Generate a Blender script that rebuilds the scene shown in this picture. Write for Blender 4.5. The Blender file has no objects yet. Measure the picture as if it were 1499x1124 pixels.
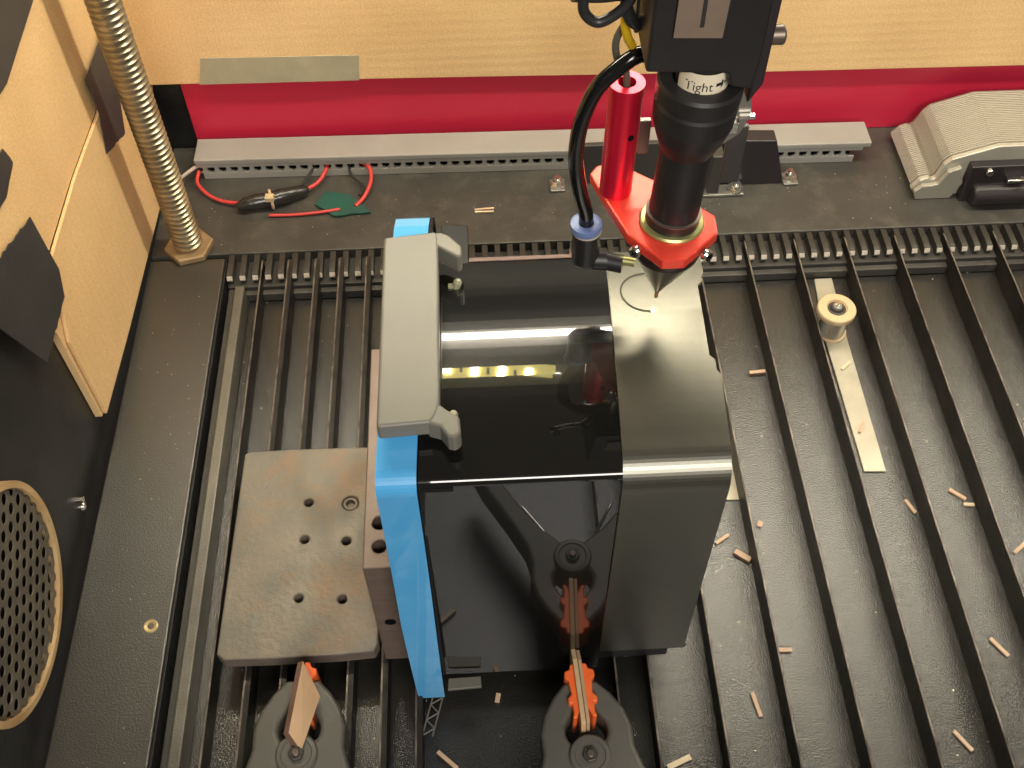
import bpy, bmesh, math, random
from mathutils import Vector, Matrix
random.seed(7)
sc = bpy.context.scene
COL = sc.collection

# ------------------------------------------------------------------ camera
CAM_H = .65
def cam_axes(p, yaw, roll):
    cy, sy = math.cos(yaw), math.sin(yaw)
    f = Vector((sy*math.cos(p), cy*math.cos(p), -math.sin(p)))
    r = Vector((cy, -sy, 0)); d = f.cross(r)
    c, s = math.cos(roll), math.sin(roll)
    return c*r + s*d, -s*r + c*d, f
_r, _d, _f = cam_axes(math.radians(53.1899), math.radians(2.0297), math.radians(.8246))
cd = bpy.data.cameras.new('camera'); cam = bpy.data.objects.new('camera', cd); COL.objects.link(cam)
cam.matrix_world = Matrix(((_r.x, -_d.x, -_f.x, 0), (_r.y, -_d.y, -_f.y, 0), (_r.z, -_d.z, -_f.z, CAM_H), (0, 0, 0, 1)))
cd.sensor_width = 36; cd.lens = 36*1586.4/1499; cd.clip_start = .01; cd.clip_end = 50
sc.camera = cam

# ------------------------------------------------------------------ world, lamps, exposure
w = bpy.data.worlds.new('World'); sc.world = w; w.use_nodes = True
bg = w.node_tree.nodes['Background']
bg.inputs[0].default_value = (1, .86, .68, 1); bg.inputs[1].default_value = .10
sc.view_settings.view_transform = 'Standard'; sc.view_settings.look = 'None'
sc.view_settings.exposure = .2; sc.view_settings.gamma = 1
def area(name, loc, target, sx, sy, power, col):
    l = bpy.data.lights.new(name, 'AREA'); l.shape = 'RECTANGLE'; l.size = sx; l.size_y = sy
    l.energy = power; l.color = col
    o = bpy.data.objects.new(name, l); COL.objects.link(o); o.location = loc
    o.rotation_euler = (Vector(target)-Vector(loc)).to_track_quat('-Z', 'Y').to_euler()
    return o
# warm room light falling in through the open front of the machine
area('room_light', (.22, -.75, 1.12), (.03, .3, .0),   .7, .5, 17.0, (1, .94, .86))
GANTRY_LIGHT = 84.0

# ------------------------------------------------------------------ materials
def new_mat(name):
    m = bpy.data.materials.new(name); m.use_nodes = True
    nt = m.node_tree; return m, nt, nt.nodes['Principled BSDF']
def mat(name, col, rough=.5, metal=0, spec=.5, var=None, vscale=30, bump=0, bscale=400, stretch=None,
        rvar=0, coat=0, crough=.03, aniso=None, emit=None, estr=0, var2=None, v2scale=90, speck=None):
    m, nt, b = new_mat(name); N, L = nt.nodes, nt.links
    b.inputs['Base Color'].default_value = (*col, 1); b.inputs['Roughness'].default_value = rough
    b.inputs['Metallic'].default_value = metal; b.inputs['Specular IOR Level'].default_value = spec
    tc = N.new('ShaderNodeTexCoord'); co = tc.outputs['Object']
    if stretch:
        mp = N.new('ShaderNodeMapping'); mp.inputs['Scale'].default_value = stretch
        L.new(co, mp.inputs[0]); co = mp.outputs[0]
    out = None
    def noise(s, det=5, ro=.6):
        n = N.new('ShaderNodeTexNoise'); n.inputs['Scale'].default_value = s
        n.inputs['Detail'].default_value = det; n.inputs['Roughness'].default_value = ro
        L.new(co, n.inputs['Vector']); return n
    def mix(fac, a, c2):
        x = N.new('ShaderNodeMix'); x.data_type = 'RGBA'; L.new(fac, x.inputs[0])
        if a is None: x.inputs[6].default_value = (*col, 1)
        else: L.new(a, x.inputs[6])
        x.inputs[7].default_value = (*c2, 1); return x.outputs[2]
    def ramp(src, a, c2):
        r = N.new('ShaderNodeMapRange'); r.inputs[1].default_value = a; r.inputs[2].default_value = c2
        L.new(src, r.inputs[0]); return r.outputs[0]
    if var: out = mix(ramp(noise(vscale).outputs[0], .38, .66), out, var)
    if var2: out = mix(ramp(noise(v2scale, 8, .7).outputs[0], .5, .68), out, var2)
    if speck:
        v = N.new('ShaderNodeTexVoronoi'); v.inputs['Scale'].default_value = speck[1]; L.new(co, v.inputs['Vector'])
        out = mix(ramp(v.outputs['Distance'], speck[2], speck[2]*.5), out, speck[0])
    if out: L.new(out, b.inputs['Base Color'])
    if rvar:
        n = noise(vscale*1.7); r = N.new('ShaderNodeMapRange'); r.inputs[1].default_value = .3; r.inputs[2].default_value = .7
        r.inputs[3].default_value = max(.02, rough-rvar); r.inputs[4].default_value = min(1, rough+rvar)
        L.new(n.outputs[0], r.inputs[0]); L.new(r.outputs[0], b.inputs['Roughness'])
    if bump:
        n = noise(bscale, 3); bu = N.new('ShaderNodeBump'); bu.inputs['Strength'].default_value = bump
        bu.inputs['Distance'].default_value = .001; L.new(n.outputs[0], bu.inputs['Height']); L.new(bu.outputs[0], b.inputs['Normal'])
    if coat:
        b.inputs['Coat Weight'].default_value = coat; b.inputs['Coat Roughness'].default_value = crough
    if aniso:
        b.inputs['Anisotropic'].default_value = aniso[0]
        c = N.new('ShaderNodeCombineXYZ'); 
        for i in range(3): c.inputs[i].default_value = aniso[1][i]
        L.new(c.outputs[0], b.inputs['Tangent'])
    if emit:
        b.inputs['Emission Color'].default_value = (*emit, 1); b.inputs['Emission Strength'].default_value = estr
    return m
def cardboard_mat(name, axis, ridge):
    m, nt, b = new_mat(name); N, L = nt.nodes, nt.links
    tc = N.new('ShaderNodeTexCoord')
    n = N.new('ShaderNodeTexNoise'); n.inputs['Scale'].default_value = 9; n.inputs['Detail'].default_value = 8; L.new(tc.outputs['Object'], n.inputs['Vector'])
    cr = N.new('ShaderNodeValToRGB'); cr.color_ramp.elements[0].position = .3; cr.color_ramp.elements[1].position = .72
    cr.color_ramp.elements[0].color = (.66, .43, .205, 1); cr.color_ramp.elements[1].color = (.78, .535, .27, 1)
    L.new(n.outputs[0], cr.inputs[0])
    fib = N.new('ShaderNodeTexNoise'); fib.inputs['Scale'].default_value = 700; fib.inputs['Detail'].default_value = 3; L.new(tc.outputs['Object'], fib.inputs['Vector'])
    mr = N.new('ShaderNodeMapRange'); mr.inputs[1].default_value = .3; mr.inputs[2].default_value = .7; mr.inputs[3].default_value = .86; mr.inputs[4].default_value = 1.1
    L.new(fib.outputs[0], mr.inputs[0])
    mu = N.new('ShaderNodeMix'); mu.data_type = 'RGBA'; mu.blend_type = 'MULTIPLY'; mu.inputs[0].default_value = 1
    L.new(cr.outputs[0], mu.inputs[6]); L.new(mr.outputs[0], mu.inputs[7]); L.new(mu.outputs[2], b.inputs['Base Color'])
    b.inputs['Roughness'].default_value = .75; b.inputs['Specular IOR Level'].default_value = .25
    wv = N.new('ShaderNodeTexWave'); wv.wave_type = 'BANDS'; wv.bands_direction = axis
    wv.inputs['Scale'].default_value = 37; wv.inputs['Distortion'].default_value = .5; wv.inputs['Detail'].default_value = 1; wv.inputs['Detail Scale'].default_value = 2
    L.new(tc.outputs['Object'], wv.inputs['Vector'])
    w2 = N.new('ShaderNodeTexWave'); w2.wave_type = 'BANDS'; w2.bands_direction = 'X' if axis == 'Z' else 'Y'
    w2.inputs['Scale'].default_value = 95; w2.inputs['Distortion'].default_value = 2.5; w2.inputs['Detail'].default_value = 2; L.new(tc.outputs['Object'], w2.inputs['Vector'])
    ml = N.new('ShaderNodeMath'); ml.operation = 'MULTIPLY_ADD'; ml.inputs[1].default_value = .55
    L.new(w2.outputs[1], ml.inputs[0]); L.new(wv.outputs[1], ml.inputs[2])
    bu = N.new('ShaderNodeBump'); bu.inputs['Strength'].default_value = ridge; bu.inputs['Distance'].default_value = .002
    L.new(ml.outputs[0], bu.inputs['Height']); L.new(bu.outputs[0], b.inputs['Normal'])
    return m
def sheen(m, ior):
    m.node_tree.nodes['Principled BSDF'].inputs['IOR'].default_value = ior; return m
def tray_mat():
    m = mat('powder_coated_tray', (.012, .0115, .0097), .23, 0, 1.0, var=(.019, .018, .015), vscale=9, bump=.38, bscale=900, speck=((.16, .14, .1), 60, .016))
    return sheen(m, 1.55)
M = {}
M['black_wall'] = mat('black_painted_wall', (.010, .010, .011), .45, 0, .4, bump=.15, var=(.02, .02, .02))
M['tray'] = tray_mat()
M['deck'] = mat('black_textured_paint', (.024, .0225, .0185), .30, 0, 1.0, var=(.036, .033, .027), vscale=9, bump=.40, bscale=850, speck=((.12, .11, .09), 55, .02))
sheen(M['deck'], 1.58)
M['rear_deck'] = mat('sooty_black_paint', (.030, .028, .025), .5, 0, .6, var=(.055, .051, .043), vscale=16, var2=(.075, .066, .052), v2scale=40, bump=.3, bscale=420)
M['blade'] = mat('sooty_dark_blade', (.006, .006, .006), .5, 0, .35, var=(.022, .018, .014), vscale=60, bump=.4, bscale=150)
M['blade_edge'] = mat('worn_blade_edge', (.20, .17, .14), .4, .4, .5, var=(.05, .04, .035), vscale=70)
M['rail'] = mat('painted_bed_rail', (.15, .14, .11), .36, .2, .8, var=(.095, .089, .072), vscale=20, bump=.35, bscale=700, speck=((.25, .23, .19), 75, .03))
M['rail_dark'] = mat('dark_bed_rail', (.03, .029, .026), .45, 0, .5, var=(.05, .05, .04), vscale=25, bump=.3)
M['tooth'] = mat('dark_comb_metal', (.055, .051, .043), .45, .2, .5, var=(.03, .028, .024), vscale=60, bump=.2)
M['tooth_tip'] = mat('worn_glint_tip', (.62, .56, .46), .45, .2, .5, var=(.40, .35, .29), vscale=150)  # bare worn metal; reflection on the curved tooth ends is put into this pale colour
M['comb'] = mat('dark_comb_base', (.028, .026, .023), .5, 0, .5, var=(.05, .046, .04), vscale=40)
M['cardboard'] = cardboard_mat('corrugated_cardboard', 'Z', .05)
M['cardboard_plain'] = cardboard_mat('plain_cardboard', 'Y', .05)
M['duct_tape'] = mat('grey_cloth_tape', (.36, .32, .215), .55, 0, .4, var=(.41, .365, .245), vscale=40, bump=.5, bscale=900)
M['black_tape'] = mat('black_cloth_tape', (.033, .032, .033), .5, 0, .45, var=(.045, .043, .042), vscale=20, bump=.35, bscale=900)
M['red_paint'] = mat('red_painted_panel', (.50, .018, .050), .42, 0, .45, var=(.55, .022, .058), vscale=6, bump=.06, bscale=500)
M['duct'] = mat('grey_pvc', (.30, .29, .265), .5, 0, .45, var=(.26, .25, .225), vscale=12, bump=.05)
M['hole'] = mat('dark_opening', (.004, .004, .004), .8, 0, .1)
M['steel_thread'] = mat('oily_steel', (.46, .40, .29), .32, .9, .5, var=(.30, .25, .16), vscale=60)
M['brass_nut'] = mat('dusty_bronze', (.40, .28, .15), .5, .55, .5, var=(.30, .2, .11), vscale=60, bump=.2)
M['red_wire'] = mat('red_wire', (.55, .05, .045), .4); M['black_wire'] = mat('black_wire', (.02, .02, .02), .4)
M['white_wire'] = mat('grey_wire', (.45, .38, .33), .45)
M['shiny_tape'] = mat('shiny_black_tape', (.02, .019, .017), .25, 0, .6, bump=.8, bscale=90)
M['tie'] = mat('beige_nylon', (.55, .43, .25), .45)
M['green'] = mat('green_tape', (.012, .085, .062), .5, 0, .4, var=(.02, .06, .05), vscale=40)
M['bracket_metal'] = mat('galvanised_bracket', (.30, .29, .26), .42, .7, .5, var=(.22, .21, .19), vscale=40)
M['dark_metal'] = mat('dark_grey_metal', (.045, .042, .04), .45, .2, .5, var=(.06, .056, .05), vscale=20)
M['dark_plum'] = mat('black_anodised_plate', (.022, .018, .02), .42, 0, .5)
M['chrome'] = mat('bright_steel', (.75, .72, .66), .22, 1)
M['alu'] = mat('ribbed_aluminium', (.50, .475, .40), .42, .35, .5, var=(.44, .415, .345), vscale=25)
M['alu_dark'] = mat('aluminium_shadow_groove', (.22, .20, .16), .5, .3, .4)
M['gloss'] = mat('glossy_black_acrylic', (.005, .005, .0045), .24, 0, .14, coat=1, crough=.022, aniso=(.85, (1, 0, 0)))
M['gloss'].node_tree.nodes['Principled BSDF'].inputs['Coat IOR'].default_value = 1.65
M['satin'] = mat('satin_black_metal', (.165, .162, .136), .36, .92, .5, var=(.175, .172, .144), bump=.03, bscale=900)
M['edge'] = mat('bare_cut_edge', (.40, .34, .22), .3, .5, .5)
M['core'] = mat('black_plastic_core', (.007, .007, .007), .5, 0, .3)
M['blue'] = mat('glossy_blue_plastic', (.075, .395, .78), .34, 0, .5, var=(.10, .43, .80), vscale=30, coat=1, crough=.035, bump=.05, bscale=60)
M['engrave'] = mat('engraved_line', (.016, .020, .002), .6)
M['grey_plastic'] = mat('warm_grey_plastic', (.150, .143, .120), .42, 0, .45, var=(.165, .157, .13), vscale=18, bump=.05, bscale=300)
M['steel_plate'] = mat('mottled_ground_steel', (.20, .176, .138), .48, .3, .5, var=(.155, .155, .132), vscale=30, var2=(.235, .150, .088), v2scale=20, bump=.45, bscale=260, rvar=.12)
M['steel_brown'] = mat('brown_ground_steel', (.165, .117, .094), .4, .25, .5, var=(.205, .15, .12), vscale=30, bump=.1, stretch=(1, 1, 6))
M['steel_side'] = mat('dark_steel_edge', (.23, .185, .15), .5, .3, .5, var=(.16, .13, .11), vscale=50, bump=.3)
M['clamp'] = mat('dark_grey_nylon', (.085, .081, .068), .46, 0, .6, var=(.10, .095, .08), vscale=30, bump=.12, bscale=500)
M['orange'] = mat('orange_plastic', (.85, .13, .025), .42, 0, .45, var=(.9, .17, .04), vscale=60)
M['wood'] = mat('plywood_face', (.42, .27, .155), .6, 0, .3, var=(.52, .35, .21), vscale=40, stretch=(1, .18, 1), bump=.2)
M['wood_burnt'] = mat('burnt_plywood_edge', (.15, .085, .06), .65, 0, .3, var=(.22, .13, .09), vscale=80)
M['wood_pale'] = mat('pale_plywood', (.58, .42, .24), .6, 0, .3, var=(.50, .35, .19), vscale=70)
M['chip'] = mat('wood_chip', (.56, .39, .26), .6, 0, .3, var=(.64, .46, .31), vscale=120)
M['chip_pale'] = mat('pale_chip', (.70, .58, .40), .6, 0, .3, var=(.6, .48, .32), vscale=120)
M['red_anod'] = mat('red_anodised_metal', (.82, .060, .036), .36, .3, .6, var=(.84, .075, .04), vscale=30)
M['red_tube'] = mat('red_anodised_tube', (.72, .014, .045), .28, .55, .6)
M['black_anod'] = mat('black_anodised_tube', (.013, .0125, .013), .42, 0, .5, var=(.018, .017, .017), vscale=40)
M['nozzle'] = mat('dark_bronze_nozzle', (.05, .036, .031), .34, .6, .5)
M['nozzle_tip'] = mat('copper_tip', (.6, .36, .22), .3, .9)
M['zinc'] = mat('yellow_zinc', (.42, .41, .17), .35, .7, .5)
M['black_rubber'] = mat('gloss_black_hose', (.007, .007, .007), .12, 0, .6)
M['blue_ring'] = mat('slate_blue_ring', (.13, .19, .38), .4)
M['yellow'] = mat('yellow_wire', (.80, .50, .015), .4)
M['bronze'] = mat('dark_bronze_knob', (.15, .12, .10), .4, .6)
M['label'] = mat('cream_label', (.74, .66, .50), .5)
M['ink'] = mat('black_ink', (.02, .02, .02), .6)
M['window'] = mat('brown_label_plate', (.17, .125, .095), .42, 0, .5, var=(.2, .15, .11), vscale=60)
M['strip'] = mat('zinc_strip', (.50, .46, .36), .42, .4, .5, var=(.42, .38, .29), vscale=45, bump=.12)
M['knurl'] = mat('knurled_steel', (.44, .40, .32), .38, .6, .5)
M['washer'] = mat('tan_washer', (.60, .46, .27), .45, .2, .5)
M['ring_wood'] = mat('plywood_ring', (.50, .35, .18), .6, 0, .3, var=(.38, .24, .11), vscale=40)
M['grille'] = mat('dusty_brown_grille', (.095, .082, .064), .6, 0, .35, var=(.135, .115, .088), vscale=50, bump=.12, bscale=300)
M['crumb'] = mat('dust_crumb', (.5, .42, .3), .7)
M['led_pcb'] = mat('lit_yellow_strip', (.7, .5, .05), .5, emit=(1, .84, .24), estr=5)
M['led'] = mat('lit_led', (1, 1, .9), .5, emit=(1, .97, .74), estr=110)
M['led_line'] = mat('lit_light_bar', (1, .95, .8), .5, emit=(1, .90, .70), estr=GANTRY_LIGHT)
M['spot'] = mat('glowing_laser_spot', (1, .9, .6), .5, emit=(1, .82, .45), estr=14)

# ------------------------------------------------------------------ mesh helpers (everything in world metres)
class MB:
    def __init__(s): s.v, s.f, s.mi, s.sm = [], [], [], []
    def add(s, vs, fs, mi=0, smooth=False):
        o = len(s.v); s.v += [tuple(v) for v in vs]
        for f in fs: s.f.append([o+i for i in f]); s.mi.append(mi); s.sm.append(smooth)
        return s
    def box(s, x0, x1, y0, y1, z0, z1, mi=0, top=None):
        vs = [(x0,y0,z0),(x1,y0,z0),(x1,y1,z0),(x0,y1,z0),(x0,y0,z1),(x1,y0,z1),(x1,y1,z1),(x0,y1,z1)]
        s.add(vs, [(0,3,2,1),(0,1,5,4),(1,2,6,5),(2,3,7,6),(3,0,4,7)], mi)
        s.add(vs, [(4,5,6,7)], mi if top is None else top); return s
    def prism(s, poly, a, b, axis='z', mi=0, cap=None):
        """polygon extruded from a to b along axis; poly in (x,y) for z, (y,z) for x, (x,z) for y"""
        n = len(poly); area2 = sum(poly[i][0]*poly[(i+1) % n][1]-poly[(i+1) % n][0]*poly[i][1] for i in range(n))
        if area2 < 0: poly = poly[::-1]
        def P(q, h): return {'z': (q[0], q[1], h), 'x': (h, q[0], q[1]), 'y': (q[0], h, q[1])}[axis]
        vs = [P(q, a) for q in poly]+[P(q, b) for q in poly]
        fs = [tuple(range(n))[::-1], tuple(range(n, 2*n))]; side = [(i, (i+1) % n, n+(i+1) % n, n+i) for i in range(n)]
        if axis == 'y': fs = [f[::-1] for f in fs]; side = [f[::-1] for f in side]
        s.add(vs, fs, mi if cap is None else cap); s.add(vs, side, mi); return s
    def tube(s, pts, r, n=10, mi=0, caps=True):
        pts = [Vector(p) for p in pts]; k = len(pts); vs = []; up = None
        for i, p in enumerate(pts):
            t = (pts[min(i+1, k-1)]-pts[max(i-1, 0)]).normalized()
            if up is None: up = t.orthogonal().normalized()
            up = (up-t*up.dot(t)).normalized(); b = t.cross(up)
            rr = r[i] if isinstance(r, (list, tuple)) else r
            for j in range(n):
                a = 2*math.pi*j/n; vs.append(p+rr*(math.cos(a)*up+math.sin(a)*b))
        fs = [(i*n+j, i*n+(j+1) % n, (i+1)*n+(j+1) % n, (i+1)*n+j) for i in range(k-1) for j in range(n)]
        s.add(vs, fs, mi, True)
        if caps: s.add(vs, [tuple(range(n))[::-1], tuple((k-1)*n+j for j in range(n))], mi)
        return s
    def lathe(s, prof, c, axis=(0, 0, 1), n=32, mi=0, smooth=True, caps=True):
        """prof: (radius, height) pairs along axis from c; sharp profile corners repeat their ring"""
        ax = Vector(axis).normalized(); u = ax.orthogonal().normalized(); w_ = ax.cross(u); c = Vector(c)
        for i in range(len(prof)-1):
            vs = []
            for (r, h) in (prof[i], prof[i+1]):
                for j in range(n):
                    a = 2*math.pi*j/n; vs.append(c+ax*h+r*(math.cos(a)*u+math.sin(a)*w_))
            s.add(vs, [(j, (j+1) % n, n+(j+1) % n, n+j) for j in range(n)], mi, smooth)
        if caps:
            for (r, h), rev in ((prof[0], True), (prof[-1], False)):
                if r > 1e-5:
                    vs = [c+ax*h+r*(math.cos(2*math.pi*j/n)*u+math.sin(2*math.pi*j/n)*w_) for j in range(n)]
                    f = tuple(range(n)); s.add(vs, [f[::-1] if rev else f], mi)
        return s
def spline(pts, sub=8):
    P = [Vector(p) for p in pts]; P = [2*P[0]-P[1]]+P+[2*P[-1]-P[-2]]; out = []
    for i in range(1, len(P)-2):
        for k in range(sub):
            t = k/sub; a, b, c, d = P[i-1], P[i], P[i+1], P[i+2]
            out.append(.5*((2*b)+(c-a)*t+(2*a-5*b+4*c-d)*t*t+(3*b-a-3*c+d)*t**3))
    out.append(P[-2]); return out
def worldloc(o):
    v = Vector((0, 0, 0))
    while o: v += o.location; o = o.parent
    return v
def obj(name, mb, mats, parent=None, bevel=0, seg=2, loc=(0, 0, 0), angle=40):
    off = worldloc(parent)+Vector(loc) if parent else Vector(loc)
    me = bpy.data.meshes.new(name); me.from_pydata([tuple(Vector(v)-off) for v in mb.v], [], mb.f)
    for m in (mats if isinstance(mats, (list, tuple)) else [mats]): me.materials.append(m)
    me.polygons.foreach_set('material_index', mb.mi); me.polygons.foreach_set('use_smooth', mb.sm); me.update()
    o = bpy.data.objects.new(name, me); COL.objects.link(o); o.location = loc
    if parent: o.parent = parent
    if bevel:
        bm = bmesh.new(); bm.from_mesh(me); bmesh.ops.remove_doubles(bm, verts=bm.verts, dist=1e-6); bm.to_mesh(me); bm.free()
        b = o.modifiers.new('bevel', 'BEVEL'); b.width = bevel; b.segments = seg; b.limit_method = 'ANGLE'; b.angle_limit = math.radians(angle)
        b.harden_normals = False
        for p in me.polygons: p.use_smooth = False
    return o
def tag(o, label, cat, group=None):
    o['label'] = label; o['category'] = cat
    if group: o['group'] = group
    return o
def thing(name, label, cat, loc, group=None):
    o = bpy.data.objects.new(name, None); COL.objects.link(o); o.location = loc; o.empty_display_size = .02
    return tag(o, label, cat, group)
def struct(o): o['kind'] = 'structure'; return o
def hexpoly(cx, cy, r, rot=0): return [(cx+r*math.cos(math.pi/3*i+rot), cy+r*math.sin(math.pi/3*i+rot)) for i in range(6)]
def circ(cx, cy, r, n=20): return [(cx+r*math.cos(2*math.pi*i/n), cy+r*math.sin(2*math.pi*i/n)) for i in range(n)]

# ------------------------------------------------------------------ the setting: tray, decks, walls
struct(obj('floor', MB().box(-.2095, .80, -.15, .628, -.035, -.021), M['tray']))
struct(obj('side_deck', MB().box(-.274, -.2125, -.15, .628, -.012, 0), M['deck'], bevel=.0012))
struct(obj('rear_deck', MB().box(-.274, .80, .6325, .767, -.012, 0), M['rear_deck'], bevel=.001))
struct(obj('wall_side', MB().box(-.300, -.2815, -.15, .86, -.06, .62), M['black_wall']))
struct(obj('wall_back', MB().box(-.2815, .80, .7680, .780, -.06, .62), M['black_wall']))
struct(obj('wall_skirt', MB().box(-.2125, -.2115, -.15, .628, -.06, -.004), M['black_wall']))

# ------------------------------------------------------------------ slat bed: rail, blades, comb
bed = thing('slat_bed', 'black laser cutter bed of thin upright blades set in a toothed comb', 'cutting bed', (.1, .35, -.021))
rl = obj('side_rail', MB().box(-.2008, -.1935, -.1, .596, -.0205, .0005), M['rail'], bed, bevel=.0008)
obj('rail_step', MB().box(-.2062, -.2010, -.1, .596, -.0205, -.0035), M['rail_dark'], rl, bevel=.0006)
def blade_mesh(h=.0006, y0=.02, y1=.624):
    mb = MB(); n = 60
    top = [];
    for i in range(n+1):
        y = y0+(y1-y0)*i/n
        top.append((y, random.uniform(-.00025, 0) if random.random() < .93 else random.uniform(-.0009, -.0004)))
    for i in range(n):
        (ya, za), (yb, zb) = top[i], top[i+1]
        vs = [(-h, ya, -.0208), (-h, yb, -.0208), (-h, yb, zb), (-h, ya, za), (h, ya, -.0208), (h, yb, -.0208), (h, yb, zb), (h, ya, za)]
        mb.add(vs, [(1, 0, 3, 2), (4, 5, 6, 7)], 0); mb.add(vs, [(3, 7, 6, 2)], 1) if h < .001 else mb.add(vs[:4]+[(-h+.0011, ya, za), (-h+.0011, yb, zb)]+vs[4:], [(3, 4, 5, 2)], 1).add([(-h+.0011, ya, za), (h, ya, za), (h, yb, zb), (-h+.0011, yb, zb)], [(0, 1, 2, 3)], 0)
    mb.add([(-h, y0, -.0208), (h, y0, -.0208), (h, y0, 0), (-h, y0, 0)], [(0, 1, 2, 3)], 0)
    return mb
proto = [obj('slat', blade_mesh(.0022 if k == 0 else .0006), [M['blade'], M['blade_edge']], bed) for k in range(3)]
bx = [-.1815, -.160, -.1378, -.118, -.096, -.0745, -.053, .0715, .0925, .1335, .1752, .2168, .2580, .3003, .3420, .3835, .4250, .4665, .508]
used = set()
for i, x in enumerate(bx):
    wide = 1 <= i <= 6
    src = proto[0] if wide else proto[1+i % 2]
    if src.name not in used: o = src; used.add(src.name)
    else: o = src.copy(); COL.objects.link(o); o.parent = bed
    if wide: x += .0016
    p0 = worldloc(bed)
    me = o.data
    o.location = (x, 0, 0)
# blade meshes were built about x=0 in bed space: shift so that x is world x
for o in bed.children:
    if o.name.startswith('slat') and o.type == 'MESH': o.location.x = o.location.x
comb = obj('comb', MB().box(-.2095, .70, .603, .6318, -.0205, -.0090), M['comb'], bed, bevel=.0006)
obj('comb_lip', MB().box(-.2095, .70, .5975, .6028, -.0205, -.0125), M['rear_deck'], bed, bevel=.0006)
tm = MB(); prof = [(.6095, -.0103), (.6072, -.0058), (.6066, -.0040), (.6085, -.0010), (.6120, -.0004), (.6315, -.0004), (.6315, -.0103)]
tm.prism(prof, -.0023, .0023, 'x')
tm.f = []; tm.v = []; tm.mi = []; tm.sm = []
n = len(prof); vs = [(-.0023, y, z) for y, z in prof]+[(.0023, y, z) for y, z in prof]
tm.add(vs, [tuple(range(n)), tuple(range(2*n-1, n-1, -1))], 0)
for i in range(n):
    j = (i+1) % n; tm.add(vs, [(i, n+i, n+j, j)], 1 if i in (1, 2) else 0)
tooth = None
for k in range(88):
    x = -.2072+.01042*k
    if tooth is None:
        tooth = obj('tooth', tm, [M['tooth'], M['tooth_tip']], comb); t0 = tooth.location.copy(); o = tooth
    else:
        o = tooth.copy(); COL.objects.link(o); o.parent = comb
    o.location = (x, 0, random.uniform(-.0003, .0002))

# ------------------------------------------------------------------ cardboard lining, tapes, red panel
WX = -.276
lc = [(.80, .07), (.767, .066), (.7268, .030), (.6964, .0005), (.546, .0127), (.4572, .0205), (.4572, .1124), (.445, .150), (.4345, .1953), (.30, .235), (.30, .42), (.80, .42)]
a = tag(obj('cardboard_sheet', MB().prism([(.545, .0127), (.4572, .0205), (.4572, .1124), (.4345, .1953), (.30, .235), (.30, .42), (.80, .42), (.80, .17), (.6408, .1422), (.5646, .1492), (.4901, .1508), (.4800, .128), (.50, .10)], -.2812, WX, 'x'), M['cardboard_plain'], bevel=.0006),
        'large tan cardboard sheet lining the left wall above the round grille', 'cardboard')
b = tag(obj('cardboard_flap', MB().prism([(.6964, .0030), (.545, .0125), (.46, .0205), (.4610, .1000), (.4885, .1506), (.5646, .1495), (.6408, .1425), (.80, .175), (.80, .09), (.767, .0720), (.7268, .033)], WX+.0003, WX+.0028, 'x'), M['cardboard_plain'], bevel=.0005),
        'tan cardboard flap below the crease behind the threaded rod', 'cardboard')
b = tag(obj('cardboard_liner', MB().prism([(-.2750, .0795), (-.10, .0778), (.03, .0750), (.235, .0700), (.47, .0668), (.80, .062), (.80, .235), (-.2750, .245)], .7530, .7568, 'y'), M['cardboard'], bevel=.0006),
        'corrugated cardboard sheet hanging across the rear above the red panel', 'cardboard')
def ragged(poly, amt, sub=5, only=None):
    out = []
    for i in range(len(poly)):
        a, c = Vector((*poly[i], 0)), Vector((*poly[(i+1) % len(poly)], 0)); out.append((a.x, a.y))
        if only is not None and i not in only: continue
        m = max(2, int((c-a).length/.004))
        for k in range(1, m):
            q = a.lerp(c, k/m); out.append((q.x+random.uniform(-amt, amt), q.y+random.uniform(-amt, amt)))
    return out
tp = [(.6915, .1715), (.6480, .180), (.6371, .1650), (.6386, .144), (.6274, .1186), (.6763, .1166), (.6935, .135)]
tag(obj('tape_patch', MB().prism(ragged([(.7010, .1700), (.6371, .1732), (.6386, .144), (.6240, .1180), (.6700, .0985), (.6935, .135)], .0008, only=(1, 2, 3)), WX+.0030, WX+.0037, 'x'), M['black_tape']),
    'dark tape patch on the cardboard beside the threaded rod', 'tape')
tag(obj('tape_patch', MB().prism(ragged([(.4858, .1893), (.430, .2080), (.4000, .190), (.4252, .1241), (.4791, .1241), (.4885, .1399)], .0009, only=(0, 3)), WX+.0032, WX+.0039, 'x'), M['black_tape']),
    'black torn tape patch pointing down above the round grille', 'tape')
tag(obj('tape_patch', MB().prism(ragged([(.4967, .2332), (.5002, .2197), (.4746, .2150), (.4500, .22), (.45, .24)], .0006), WX+.0010, WX+.0017, 'x'), M['black_tape']),
    'small dark tape piece on the cardboard at the photo edge', 'tape')
tag(obj('tape_patch', MB().prism([(.573, .300), (.6119, .2538), (.5342, .2500), (.48, .26), (.48, .34)], WX+.0010, WX+.0017, 'x'), M['black_tape']),
    'dark tape covering the top corner of the left cardboard', 'tape')
tag(obj('tape_strip', MB().prism(ragged([(-.2300, .0790), (-.2235, .1046), (-.0950, .1022), (-.0975, .0775)], .0003, only=(0, 2)), .7520, .7527, 'y'), M['duct_tape']),
    'grey cloth tape strip along the lower edge of the rear cardboard', 'tape')
tag(obj('red_metal_sheet', MB().box(-.2480, .80, .7580, .7610, .0004, .12), M['red_paint'], bevel=.0006),
    'red painted metal panel behind the grey cable duct', 'panel')

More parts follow.
